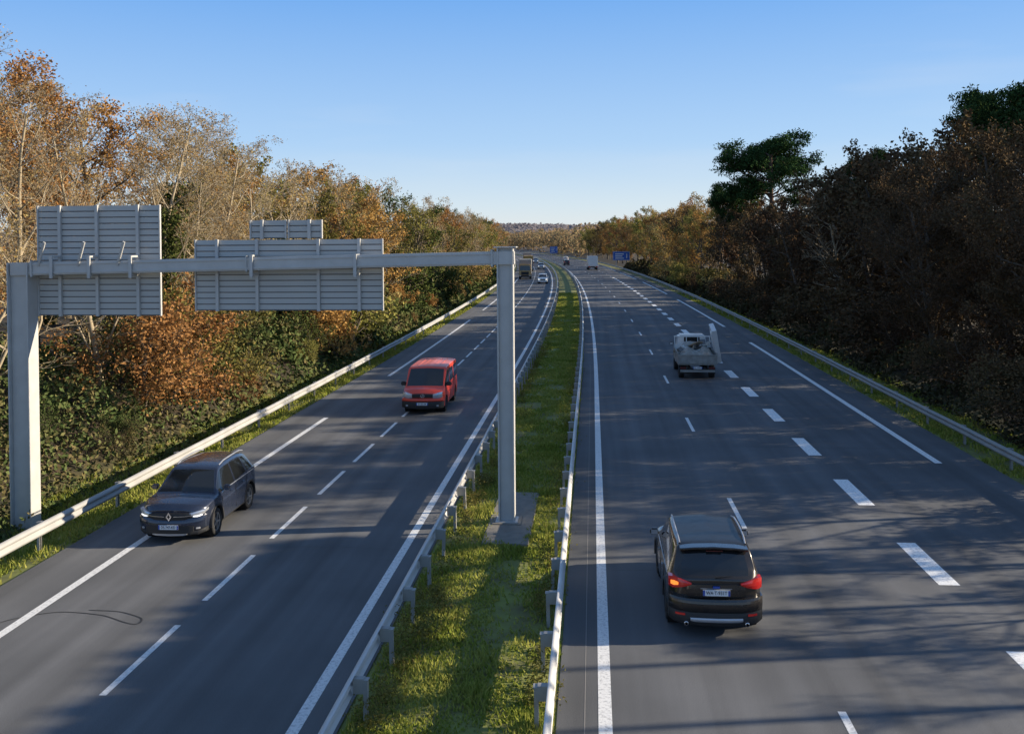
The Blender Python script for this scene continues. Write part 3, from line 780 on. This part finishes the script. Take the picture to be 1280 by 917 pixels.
def cls_suv(u,v,side):
    if 5.1<u<5.9 and v>7.12: return 'windshield'
    if .42<u<1.72 and v>7.2: return 'rear_window'
    if 5.12<v<5.88:
        if 4.06<u<5.66: return 'side_window|f%d'%side
        if 2.98<u<3.9: return 'side_window|r%d'%side
        if 2.3<u<2.84: return 'side_window|q%d'%side
    if v>7 and 1.9<u<5.0: return 'roof'
    if v<1.9: return 'sill'
    return 'body'
def suv(name,label,cat,loc,rot,paint,roof=None,rim=M_rim,net=SUV,bow=(.06,.13),rz=1.675,rxx=.665):
    root=thing(name,label,cat,loc=loc,rot=rot)
    c=Car(root,.92,2.24,bow)
    c.shell(net,8,cls_suv,[(-1.32,.37),(1.33,.37)],.42,(.72,.58),{'body':paint,'windshield':M_glass,'rear_window':M_glass,'side_window':M_glass,'sill':M_black,'roof':roof or paint})
    wheels(root,.92,(-1.32,1.33),.355,.225,rim)
    arches(root,.915,(-1.32,1.33),.37,.40,.475,M_black)
    mirrors(root,.90,.80,1.13,paint)
    rails(root,rxx,-1.65,.30,rz,M_silver)
    for sx in (1,-1):
        for y,z,h in ((-.12,.70,.62),(.95,.68,.5),(-1.0,.80,.44)): add('door_seam',bbox_mesh('door_seam',[(sx*.919,y,z,.008,.012,h)],[M_liner],0),root)
        for y in (-.75,.25): add('door_handle',bbox_mesh('door_handle',[(sx*.925,y,.93,.03,.17,.025)],[paint],.01),root)
        add('window_trim',bbox_mesh('window_trim',[(sx*.895,-.45,1.065,.012,2.5,.02)],[M_silver],.004),root)
    return root,c
# dark grey SUV, seen from behind
root,c=suv('car','dark brownish grey sport utility car with silver roof rails driving away','car',(2.34,20.95,0),(0,0,0),M_pGrey,M_pRoof,bow=(.08,.18))
c.band('spoiler',M_pGrey,[-.66,-.4,0,.4,.66],[1.63,1.665,1.685,1.665,1.63],[1.58,1.615,1.63,1.615,1.58],-1.98,thick=.25,bulge=.01)
c.band('brake_lamp',M_redoff,[-.16,.16],1.612,1.598,-2.0,thick=.03)
c.pair('tail_lamp',M_red,[.47,.6,.72,.82,.895],[1.06,1.10,1.13,1.15,1.13],[1.03,.98,.95,.93,.95],-2.285,thick=.2,bulge=.015,label='red wedge-shaped tail lamp')
c.band('indicator_lamp',M_amber,[-.86,-.80,-.72],[1.07,1.08,1.06],[1.0,.99,1.01],-2.312,thick=.03,label='lit amber indicator')
c.band('tailgate_panel',M_pGrey,[-.56,-.5,0,.5,.56],[1.0,1.03,1.04,1.03,1.0],[.80,.79,.78,.79,.80],-2.275,thick=.1,bulge=.012)
c.band('bumper',M_pGrey,[-.90,-.8,-.5,0,.5,.8,.90],[.80,.79,.775,.77,.775,.79,.80],[.56,.54,.52,.52,.52,.54,.56],-2.34,thick=.22,bulge=.03,nz=6)
c.band('lower_bumper',M_black,[-.90,-.8,-.5,0,.5,.8,.90],[.55,.53,.51,.51,.51,.53,.55],[.34,.30,.27,.26,.27,.30,.34],-2.33,thick=.25,bulge=.02,nz=4)
c.band('diffuser_trim',M_silver,[-.5,-.42,0,.42,.5],[.42,.42,.42,.42,.42],[.36,.345,.34,.345,.36],-2.37,thick=.04,bulge=.01)
c.pair('reflector',M_red,[.60,.78],.49,.455,-2.365,thick=.03)
for sx in (1,-1):
    add('exhaust',revolve('exhaust',[(.03,0),(.042,0),(.045,.02),(.045,.18)],[M_chrome],14),root,(sx*.58,-2.36,.31),(0,0,math.pi/2))
plate(root,-2.325,.90,'WA·T-931T')
add('badge',bbox_mesh('badge',[(0,0,0,.14,.01,.055)],[M_blue],.02),root,(0,-2.305,1.0))
c.band('rear_wiper',M_black,[-.02,.3],[1.175,1.21],[1.155,1.195],-2.26,thick=.02)
c.band('chrome_strip',M_silver,[-.3,.3],.972,.96,-2.295,thick=.02)
# blue-grey crossover, oncoming
root,c=suv('car','dark blue-grey crossover car with silver roof rails driving towards the bridge','car',(-10.85,25.75,0),(0,0,math.pi+.02),M_pBlue,M_pBlue,rim=M_rim,net=crossover_net(),bow=(.10,.22),rz=1.64,rxx=.60)
root.scale=(1.0,.955,1.0)
c.band('bumper',M_pBlue,[-.86,-.7,-.4,0,.4,.7,.86],[.72,.70,.66,.65,.66,.70,.72],[.42,.38,.36,.36,.36,.38,.42],2.29,thick=.2,bulge=.04,nz=6)
c.band('grille',M_black,[-.55,-.4,0,.4,.55],[.79,.80,.81,.80,.79],[.70,.64,.62,.64,.70],2.30,thick=.1,bulge=.01)
c.band('grille_trim',M_chrome,[-.58,-.4,-.12],[.765,.745,.735],[.750,.73,.72],2.325,thick=.03)
c.band('grille_trim',M_chrome,[.12,.4,.58],[.735,.745,.765],[.72,.73,.750],2.325,thick=.03)
c.pair('headlamp',M_lamp,[.50,.6,.72,.82,.87],[.80,.825,.85,.87,.88],[.72,.71,.72,.76,.82],2.275,thick=.2,bulge=.015)
c.pair('running_lamp',M_drl,[.60,.70,.80],[.735,.735,.76],[.715,.71,.735],2.305,thick=.02)
c.band('air_intake',M_black,[-.62,-.5,0,.5,.62],[.48,.50,.50,.50,.48],[.36,.31,.30,.31,.36],2.345,thick=.08,bulge=.0)
c.pair('fog_lamp',M_lamp,[.68,.76],.45,.41,2.34,thick=.04)
c.band('lower_bumper',M_black,[-.86,-.7,0,.7,.86],[.40,.36,.32,.36,.40],[.30,.25,.22,.25,.30],2.27,thick=.2,bulge=.02)
c.band('skid_trim',M_silver,[-.45,-.35,0,.35,.45],[.295,.295,.295,.295,.295],[.27,.25,.24,.25,.27],2.32,thick=.04)
plate(root,2.372,.475,'DS-747-KD')
def ring_badge(root,y,z,poly,t,mat,name='badge'):
    n=len(poly); V=[];F=[]
    for yy in (y,y+.012):
        for s_ in (1,t):
            for p in poly: V.append((p[0]*s_,yy,z+p[1]*s_))
    for i in range(n):
        j=(i+1)%n
        F+= [(2*n+i,2*n+j,3*n+j,3*n+i),(i,j,2*n+j,2*n+i),(n+i,n+j,3*n+j,3*n+i)]
    add(name,mesh_np(name,V,F,[mat]),root)
ring_badge(root,2.335,.735,[(0,.11),(.075,0),(0,-.11),(-.075,0)],.5,M_chrome)
# -------- red van
VAN=[st(-2.44,.90,.36,.8,1.1,[(.90,-2.44,1.15),(.86,-2.42,1.74),(.80,-2.40,1.88),(0,-2.40,1.93)]),
 st(-2.3,.95,.26,.8,1.1,[(.94,-2.3,1.15),(.89,-2.3,1.80),(.83,-2.3,1.92),(0,-2.3,1.97)]),
 st(-.9,.95,.24,.8,1.1,[(.94,-.9,1.15),(.89,-.9,1.81),(.83,-.9,1.93),(0,-.9,1.98)]),
 st(.4,.95,.24,.8,1.09,[(.94,.4,1.14),(.89,.4,1.81),(.83,.4,1.93),(0,.4,1.98)]),
 st(1.25,.95,.24,.75,1.07,[(.94,1.25,1.12),(.88,1.0,1.77),(.80,.90,1.89),(0,.96,1.94)]),
 st(1.80,.945,.24,.7,1.05,[(.92,1.80,1.08),(.87,1.82,1.10),(.84,1.82,1.11),(0,1.98,1.17)]),
 st(2.14,.94,.24,.65,1.0,[(.88,2.14,1.02),(.74,2.16,1.05),(.45,2.2,1.08),(0,2.22,1.09)]),
 st(2.40,.88,.30,.6,.88,[(.80,2.40,.90),(.64,2.40,.92),(.4,2.40,.94),(0,2.42,.95)])]
def cls_van(u,v,side):
    if 4.1<u<4.9 and v>7.12: return 'windshield'
    if 5.1<v<5.9:
        if 3.06<u<4.75: return 'side_window|f%d'%side
        if 2.06<u<2.9: return 'side_window|r%d'%side
        if 1.06<u<1.9: return 'side_window|q%d'%side
    if v>6.9 and u<4: return 'roof'
    if v<1.9: return 'sill'
    return 'body'
root=thing('van','red panel van with a paler roof driving towards the bridge','van',loc=(-7.62,44.6,0),rot=(0,0,math.pi+.01))
c=Car(root,.95,2.44,(.05,.11))
c.shell(VAN,8,cls_van,[(-1.5,.35),(1.5,.35)],.40,(1.1,.58),{'body':M_pRed,'windshield':M_glass,'side_window':M_glass,'sill':M_black,'roof':M_pPink})
wheels(root,.95,(-1.5,1.5),.335,.22,M_rimD)
mirrors(root,.93,1.35,1.22,M_black,1.25)
c.band('grille',M_black,[-.46,-.3,0,.3,.46],[.90,.91,.92,.91,.90],[.74,.74,.74,.74,.74],2.46,thick=.1,bulge=.01)
c.pair('headlamp',M_lamp,[.47,.6,.75,.88],[.91,.94,.98,1.0],[.72,.71,.72,.76],2.45,thick=.22,bulge=.02)
c.band('bumper',M_pRed,[-.93,-.7,0,.7,.93],[.71,.70,.69,.70,.71],[.60,.59,.58,.59,.60],2.50,thick=.25,bulge=.02,nz=4)
c.band('lower_bumper',M_black,[-.93,-.7,0,.7,.93],[.59,.58,.57,.58,.59],[.32,.28,.25,.28,.32],2.52,thick=.25,bulge=.02,nz=4)
c.pair('fog_lamp',M_lamp,[.64,.74],.44,.38,2.555,thick=.04)
plate(root,2.56,.48,'ES-706-AM')
circ=[(math.cos(a)*.095,math.sin(a)*.095) for a in np.linspace(0,2*math.pi,20,endpoint=False)]
ring_badge(root,2.475,.83,circ,.84,M_chrome)
def bars(segs,y,z,root):
    V=[];F=[]
    for (x0,z0),(x1,z1) in segs:
        k=len(V); w=.011
        V+=[(x0-w,y,z+z0),(x0+w,y,z+z0),(x1+w,y,z+z1),(x1-w,y,z+z1)]; F.append((k,k+1,k+2,k+3))
    add('badge_letters',mesh_np('badge_letters',V,F,[M_chrome]),root)
bars([((-.035,.08),(0,.01)),((.035,.08),(0,.01)),((-.07,.03),(-.03,-.07)),((-.03,-.07),(0,0)),((0,0),(.03,-.07)),((.03,-.07),(.07,.03))],2.489,.83,root)
for sx in (1,-1):
    for y,z,h in ((.35,.95,1.2),(1.55,.80,.5),(-.95,.95,1.2)): add('door_seam',bbox_mesh('door_seam',[(sx*.949,y,z,.008,.012,h)],[M_liner],0),root)
for x in (-.5,-.25,0,.25,.5): add('roof_rib',bbox_mesh('roof_rib',[(x,-.75,1.972-.06*abs(x)**2,.05,2.7,.012)],[M_pPink],.004),root)
# -------- white tipper truck
TY=56.0
root=thing('tipper_truck','small white tipper truck with a loaded dirty open bed driving away','truck',loc=(5.75,TY,0),rot=(0,0,-.01))
add('chassis',bbox_mesh('chassis',[(-.38,-.2,.55,.12,4.6,.18),(.38,-.2,.55,.12,4.6,.18),(0,-2.4,.48,1.7,.1,.14),(0,-1.4,.4,1.5,.12,.12),(.6,.1,.5,.4,.7,.35),(-.6,.1,.5,.4,.7,.35)],[M_black],.01),root)
add('cab',taper_box('cab',(-.95,.95,.85,2.6,.45),(-.78,.78,.95,2.0,2.12),[M_pWhite],.10),root)
add('windshield',taper_box('windshield',(-.80,.80,2.2,2.47,1.3),(-.72,.72,2.0,2.1,2.0),[M_glass],.02),root)
add('rear_window',bbox_mesh('rear_window',[(0,.90,1.86,.9,.05,.26)],[M_glass],.02),root)
add('cargo_bed',bbox_mesh('cargo_bed',[(0,-.85,.82,2.1,3.2,.08)],[M_dirty],.01),root)
for sx in (-1,1):
    add('side_board',bbox_mesh('side_board',[(sx*1.04,-.85,1.14,.04,3.2,.60)]+[(sx*1.07,y,1.14,.03,.07,.60) for y in (-2.4,-1.6,-.85,-.1,.65)],[M_dirty],.006),root)
hb=[(0,.72,1.2,2.1,.05,.75)]+[(x,.72,1.75,.05,.05,.6) for x in (-1.0,-.33,.33,1.0)]+[(0,.72,2.05,2.1,.07,.06)]
add('headboard',bbox_mesh('headboard',hb,[M_pWhite],.006),root)
tg=[(0,-2.47,1.10,2.1,.05,.50)]+[(x,-2.505,1.10,.05,.03,.48) for x in (-.95,-.5,0,.5,.95)]+[(0,-2.505,1.32,2.0,.03,.05),(0,-2.505,.89,2.0,.03,.05)]
add('tailgate',bbox_mesh('tailgate',tg,[M_dirty],.008),root)
n=30; xs_=np.linspace(-1.0,1.0,n); ys_=np.linspace(-2.42,.62,n); A,B=np.meshgrid(xs_,ys_)
e_=(1-(np.abs(A)/1.01)**4)*(1-(np.abs((B+.9)/1.56))**6)
Z=1.12+e_*(.12+.45*vnoise(A,B,.5,3)+.25*vnoise(A,B,.16,4))
I=np.arange(n*n).reshape(n,n); F=np.stack([I[:-1,:-1],I[:-1,1:],I[1:,1:],I[1:,:-1]],-1).reshape(-1,4)
M_tarp=simple('rubble_sheet',(.30,.29,.26),.8,var=.8,scale=5,bump=.3)
o=add('load',mesh_np('load',np.stack([A,B,Z],-1).reshape(-1,3),F,[M_tarp]),root); o['label']='heaped grey rubble load'
rr=random.Random(5)
M_scrap=[simple('load_white',(.5,.5,.47),.7,var=.3),simple('load_grey',(.12,.12,.12),.7,var=.4),simple('load_wood',(.28,.22,.15),.8,var=.3)]
for i in range(20):
    s_=(rr.uniform(.06,.35),rr.uniform(.4,1.6),rr.uniform(.04,.12))
    add('load_piece',bbox_mesh('load_piece',[(0,0,0)+s_],[M_scrap[i%3]],.01),root,(rr.uniform(-.7,.7),rr.uniform(-1.9,.1),1.35+rr.random()*.4),(rr.uniform(-.5,.5),rr.uniform(-.5,.5),rr.uniform(-1.2,1.2)))
for sx in (-1,1):
    add('tail_lamp',bbox_mesh('tail_lamp',[(sx*.78,-2.5,.62,.32,.06,.11)],[M_redoff],.01),root)
    add('mudguard',bbox_mesh('mudguard',[(sx*.80,-1.75,.78,.42,.9,.03),(sx*.80,-2.2,.45,.40,.03,.35)],[M_black],.008),root)
add('bumper',bbox_mesh('bumper',[(0,-2.55,.46,1.9,.07,.12)],[M_dirty],.01),root)
plate(root,-2.60,.64,'AY-318-KB',w=.5)
wheels(root,1.0,(-1.75,1.75),.35,.30,M_rimD)
mirrors(root,1.0,2.0,1.5,M_black,1.2)
thing('plank','wide white board leaning up out of the truck bed','board',bbox_mesh('plank',[(0,0,0,.26,1.0,2.0)],[M_pWhite],.01),loc=(6.80,TY-1.6,1.90),rot=(.35,-.20,0))

# -------- distant vehicles
def lorry(label,cabm,boxm,X,Y,away,L=9,Hc=3.9,rotx=0):
    root=thing('lorry',label,'truck',loc=(wx(X,Y),Y,0),rot=(0,0,(0 if away else math.pi)+heading(Y)),group='lorries on the motorway')
    add('cab',taper_box('cab',(-1.22,1.22,L/2-2.0,L/2,.55),(-1.15,1.15,L/2-2.0,L/2-.25,3.0),[cabm],.1),root)
    add('windshield',taper_box('windshield',(-1.05,1.05,L/2-.3,L/2+.01-.10,1.75),(-1.02,1.02,L/2-.4,L/2-.19,2.7),[M_glass],.02),root)
    add('bumper',bbox_mesh('bumper',[(0,L/2+.02,.62,2.4,.2,.4)],[M_black],.05),root)
    add('grille',bbox_mesh('grille',[(0,L/2-.01,1.2,1.5,.08,.6)],[M_black],.03),root)
    for sx in (-1,1): add('headlamp',bbox_mesh('headlamp',[(sx*.95,L/2+.12,.72,.35,.05,.18)],[M_lamp],.02),root)
    add('cargo_box',bbox_mesh('cargo_box',[(0,-1.1,(Hc+1.0)/2,2.5,L-2.3,Hc-1.0)],[boxm],.04),root)
    add('chassis',bbox_mesh('chassis',[(0,-.5,.8,1.0,L-1,.3)],[M_black],.02),root)
    for x in (-.61,.61): add('rear_door',bbox_mesh('rear_door',[(x,-L/2+.03,(Hc+1)/2,1.18,.05,Hc-1.15)],[boxm],.02),root)
    for sx in (-1,1): add('tail_lamp',bbox_mesh('tail_lamp',[(sx*.95,-L/2-.02,.85,.4,.08,.14)],[M_red],.02),root)
    wheels(root,1.22,(-L/2+1.6,L/2-1.1),.5,.35,M_rimD)
M_yel=simple('paint_yellow',(.42,.24,.06),.4,coat=.4)
lorry('tall white box lorry driving away on the open motorway',M_pWhite,M_pWhite,6.6,252,True,8,3.6)
lorry('yellow-cabbed lorry heading towards the bridge',M_yel,M_dirty,-10.2,196,False,9,3.9)
lorry('dark lorry following in the slow lane',M_pBlue,M_yel,-10.1,245,False,9,3.9)
lorry('orange and white lorry far down the slow lane',M_yel,M_dirty,-10.1,300,False,9,4.0)
cache={}
def small_car(label,paint,X,Y,away):
    if paint.name not in cache:
        r,c=suv('car',label,'car',(0,0,0),(0,0,0),paint)
        c.pair('headlamp',M_drl,[.52,.68,.82],[.79,.82,.85],[.70,.69,.71],2.28,thick=.2)
        c.band('grille',M_black,[-.45,.45],.78,.64,2.27,thick=.05)
        c.pair('tail_lamp',M_red,[.5,.7,.88],[1.05,1.12,1.12],[.98,.95,.95],-2.285,thick=.2)
        cache[paint.name]=r
    else: r=copy_thing(cache[paint.name],(0,0,0),(0,0,0))
    r.location=(wx(X,Y),Y,0); r.rotation_euler=(0,0,(0 if away else math.pi)+heading(Y)); r['label']=label; r['group']='distant traffic'
M_pSil=simple('paint_silver',(.42,.43,.45),.35,metal=.5,coat=.8)
small_car('white car with headlamps on in the fast lane',M_pWhite,-6.5,174,False)
small_car('silver car far down the fast lane',M_pSil,-6.6,262,False)
small_car('silver car far down the fast lane',M_pSil,-6.6,330,False)
small_car('dark car driving away far down the road',M_pBlue,2.2,300,True)
small_car('white car driving away far down the road',M_pWhite,5.9,360,True)
small_car('white car heading this way far off',M_pWhite,-10,350,False)

# -------- far direction signs
M_sblue=simple('sign_blue',(.02,.10,.40),.45); M_swhite=simple('sign_white',(.6,.6,.6),.5)
def dsign(X,Y,w,h,z,label):
    root=thing('direction_sign',label,'road sign',loc=(wx(X,Y),Y,0),rot=(0,0,heading(Y)),group='blue direction signs')
    add('sign_panel',bbox_mesh('sign_panel',[(0,0,z,w,.08,h)],[M_sblue],.03),root)
    bx=[(0,-.05,z+h/2-.08,w-.1,.02,.06),(0,-.05,z-h/2+.08,w-.1,.02,.06),(-w/2+.08,-.05,z,.06,.02,h-.2),(w/2-.08,-.05,z,.06,.02,h-.2)]
    bx+=[(-w*.1,-.05,z+h*.22,w*.5,.02,h*.12),(-w*.15,-.05,z-.02*h,w*.42,.02,h*.12),(-w*.1,-.05,z-h*.26,w*.5,.02,h*.1),(w*.32,-.05,z,w*.05,.02,h*.5)]
    add('sign_lettering',bbox_mesh('sign_lettering',bx,[M_swhite],0),root)
    for sx in (-.3,.3): add('post',bbox_mesh('post',[(sx*w,.1,(z-h/2)/2+.4,.15,.15,z-h/2+1.2)],[M_galv],.01),root)
dsign(15.2,262,4.6,2.4,3.4,'blue motorway direction sign with white lettering on the verge')
dsign(4.6,405,3.2,2.8,3.8,'blue motorway direction sign with white lettering over the median')
print('VEH',time.time()-T0)

# ------------------------------------------------------------------ light, sky, camera
EL=math.radians(20); AZ=math.radians(80)   # azimuth measured from +Y towards +X
S=Vector((math.cos(EL)*math.sin(AZ),math.cos(EL)*math.cos(AZ),math.sin(EL)))
li=bpy.data.lights.new('sun','SUN'); li.energy=9.0; li.angle=math.radians(.5); li.color=(1,.86,.66)
lo=bpy.data.objects.new('sun',li); col.objects.link(lo); lo.rotation_euler=S.to_track_quat('Z','Y').to_euler()
w=bpy.data.worlds.new('World'); sc.world=w; w.use_nodes=True; nt=w.node_tree
bg=nt.nodes['Background']; sky=nt.nodes.new('ShaderNodeTexSky'); sky.sky_type='NISHITA'; sky.sun_disc=False
sky.sun_elevation=EL; sky.sun_rotation=AZ; sky.air_density=1.0; sky.dust_density=.3; sky.ozone_density=1.5; sky.altitude=50
tc=nt.nodes.new('ShaderNodeTexCoord'); sp=nt.nodes.new('ShaderNodeSeparateXYZ'); nt.links.new(tc.outputs['Generated'],sp.inputs[0])
gr=nt.nodes.new('ShaderNodeValToRGB'); e=gr.color_ramp.elements
e[0].position=0.0; e[0].color=(.82,.85,.85,1)
e[1].position=1.0; e[1].color=(.14,.23,.41,1)
for p,c_ in ((.035,(.68,.81,.92)),(.10,(.43,.66,.97)),(.25,(.17,.43,.92)),(.5,(.15,.31,.64))):
    q=e.new(p); q.color=c_+(1,)
nt.links.new(sp.outputs['Z'],gr.inputs[0])
mpn=nt.nodes.new('ShaderNodeMapping'); mpn.inputs['Scale'].default_value=(1.2,1.2,9); nt.links.new(tc.outputs['Generated'],mpn.inputs['Vector'])
wn=nt.nodes.new('ShaderNodeTexNoise'); wn.inputs['Scale'].default_value=2.2; wn.inputs['Detail'].default_value=5; nt.links.new(mpn.outputs[0],wn.inputs['Vector'])
wr=nt.nodes.new('ShaderNodeMapRange'); wr.inputs['From Min'].default_value=.52; wr.inputs['From Max'].default_value=.8; wr.inputs['To Max'].default_value=.22; nt.links.new(wn.outputs['Fac'],wr.inputs['Value'])
wm=nt.nodes.new('ShaderNodeMix'); wm.data_type='RGBA'; nt.links.new(wr.outputs[0],wm.inputs[0]); nt.links.new(gr.outputs[0],wm.inputs[6]); wm.inputs[7].default_value=(.80,.83,.88,1)
sc1=nt.nodes.new('ShaderNodeVectorMath'); sc1.operation='SCALE'; sc1.inputs['Scale'].default_value=1/.13; nt.links.new(wm.outputs[2],sc1.inputs[0])
mxs=nt.nodes.new('ShaderNodeMix'); mxs.data_type='RGBA'; mxs.inputs[0].default_value=.88
nt.links.new(sky.outputs[0],mxs.inputs[6]); nt.links.new(sc1.outputs[0],mxs.inputs[7])
nt.links.new(mxs.outputs[2],bg.inputs[0]); bg.inputs[1].default_value=.13
cam=bpy.data.cameras.new('camera'); co=bpy.data.objects.new('camera',cam); col.objects.link(co); sc.camera=co
cam.sensor_width=36; cam.lens=33.75; cam.clip_start=.1; cam.clip_end=8000
PSI=math.radians(4.81); PIT=math.radians(1.0); ROLL=math.radians(-.4)
cam.shift_y=-(157.5-1200*math.tan(PIT))/1280
co.matrix_world=Matrix.Translation((0,0,7.7))@Matrix.Rotation(PSI,4,'Z')@Matrix.Rotation(math.pi/2-PIT,4,'X')@Matrix.Rotation(ROLL,4,'Z')
print('DONE',time.time()-T0,len(bpy.data.objects))
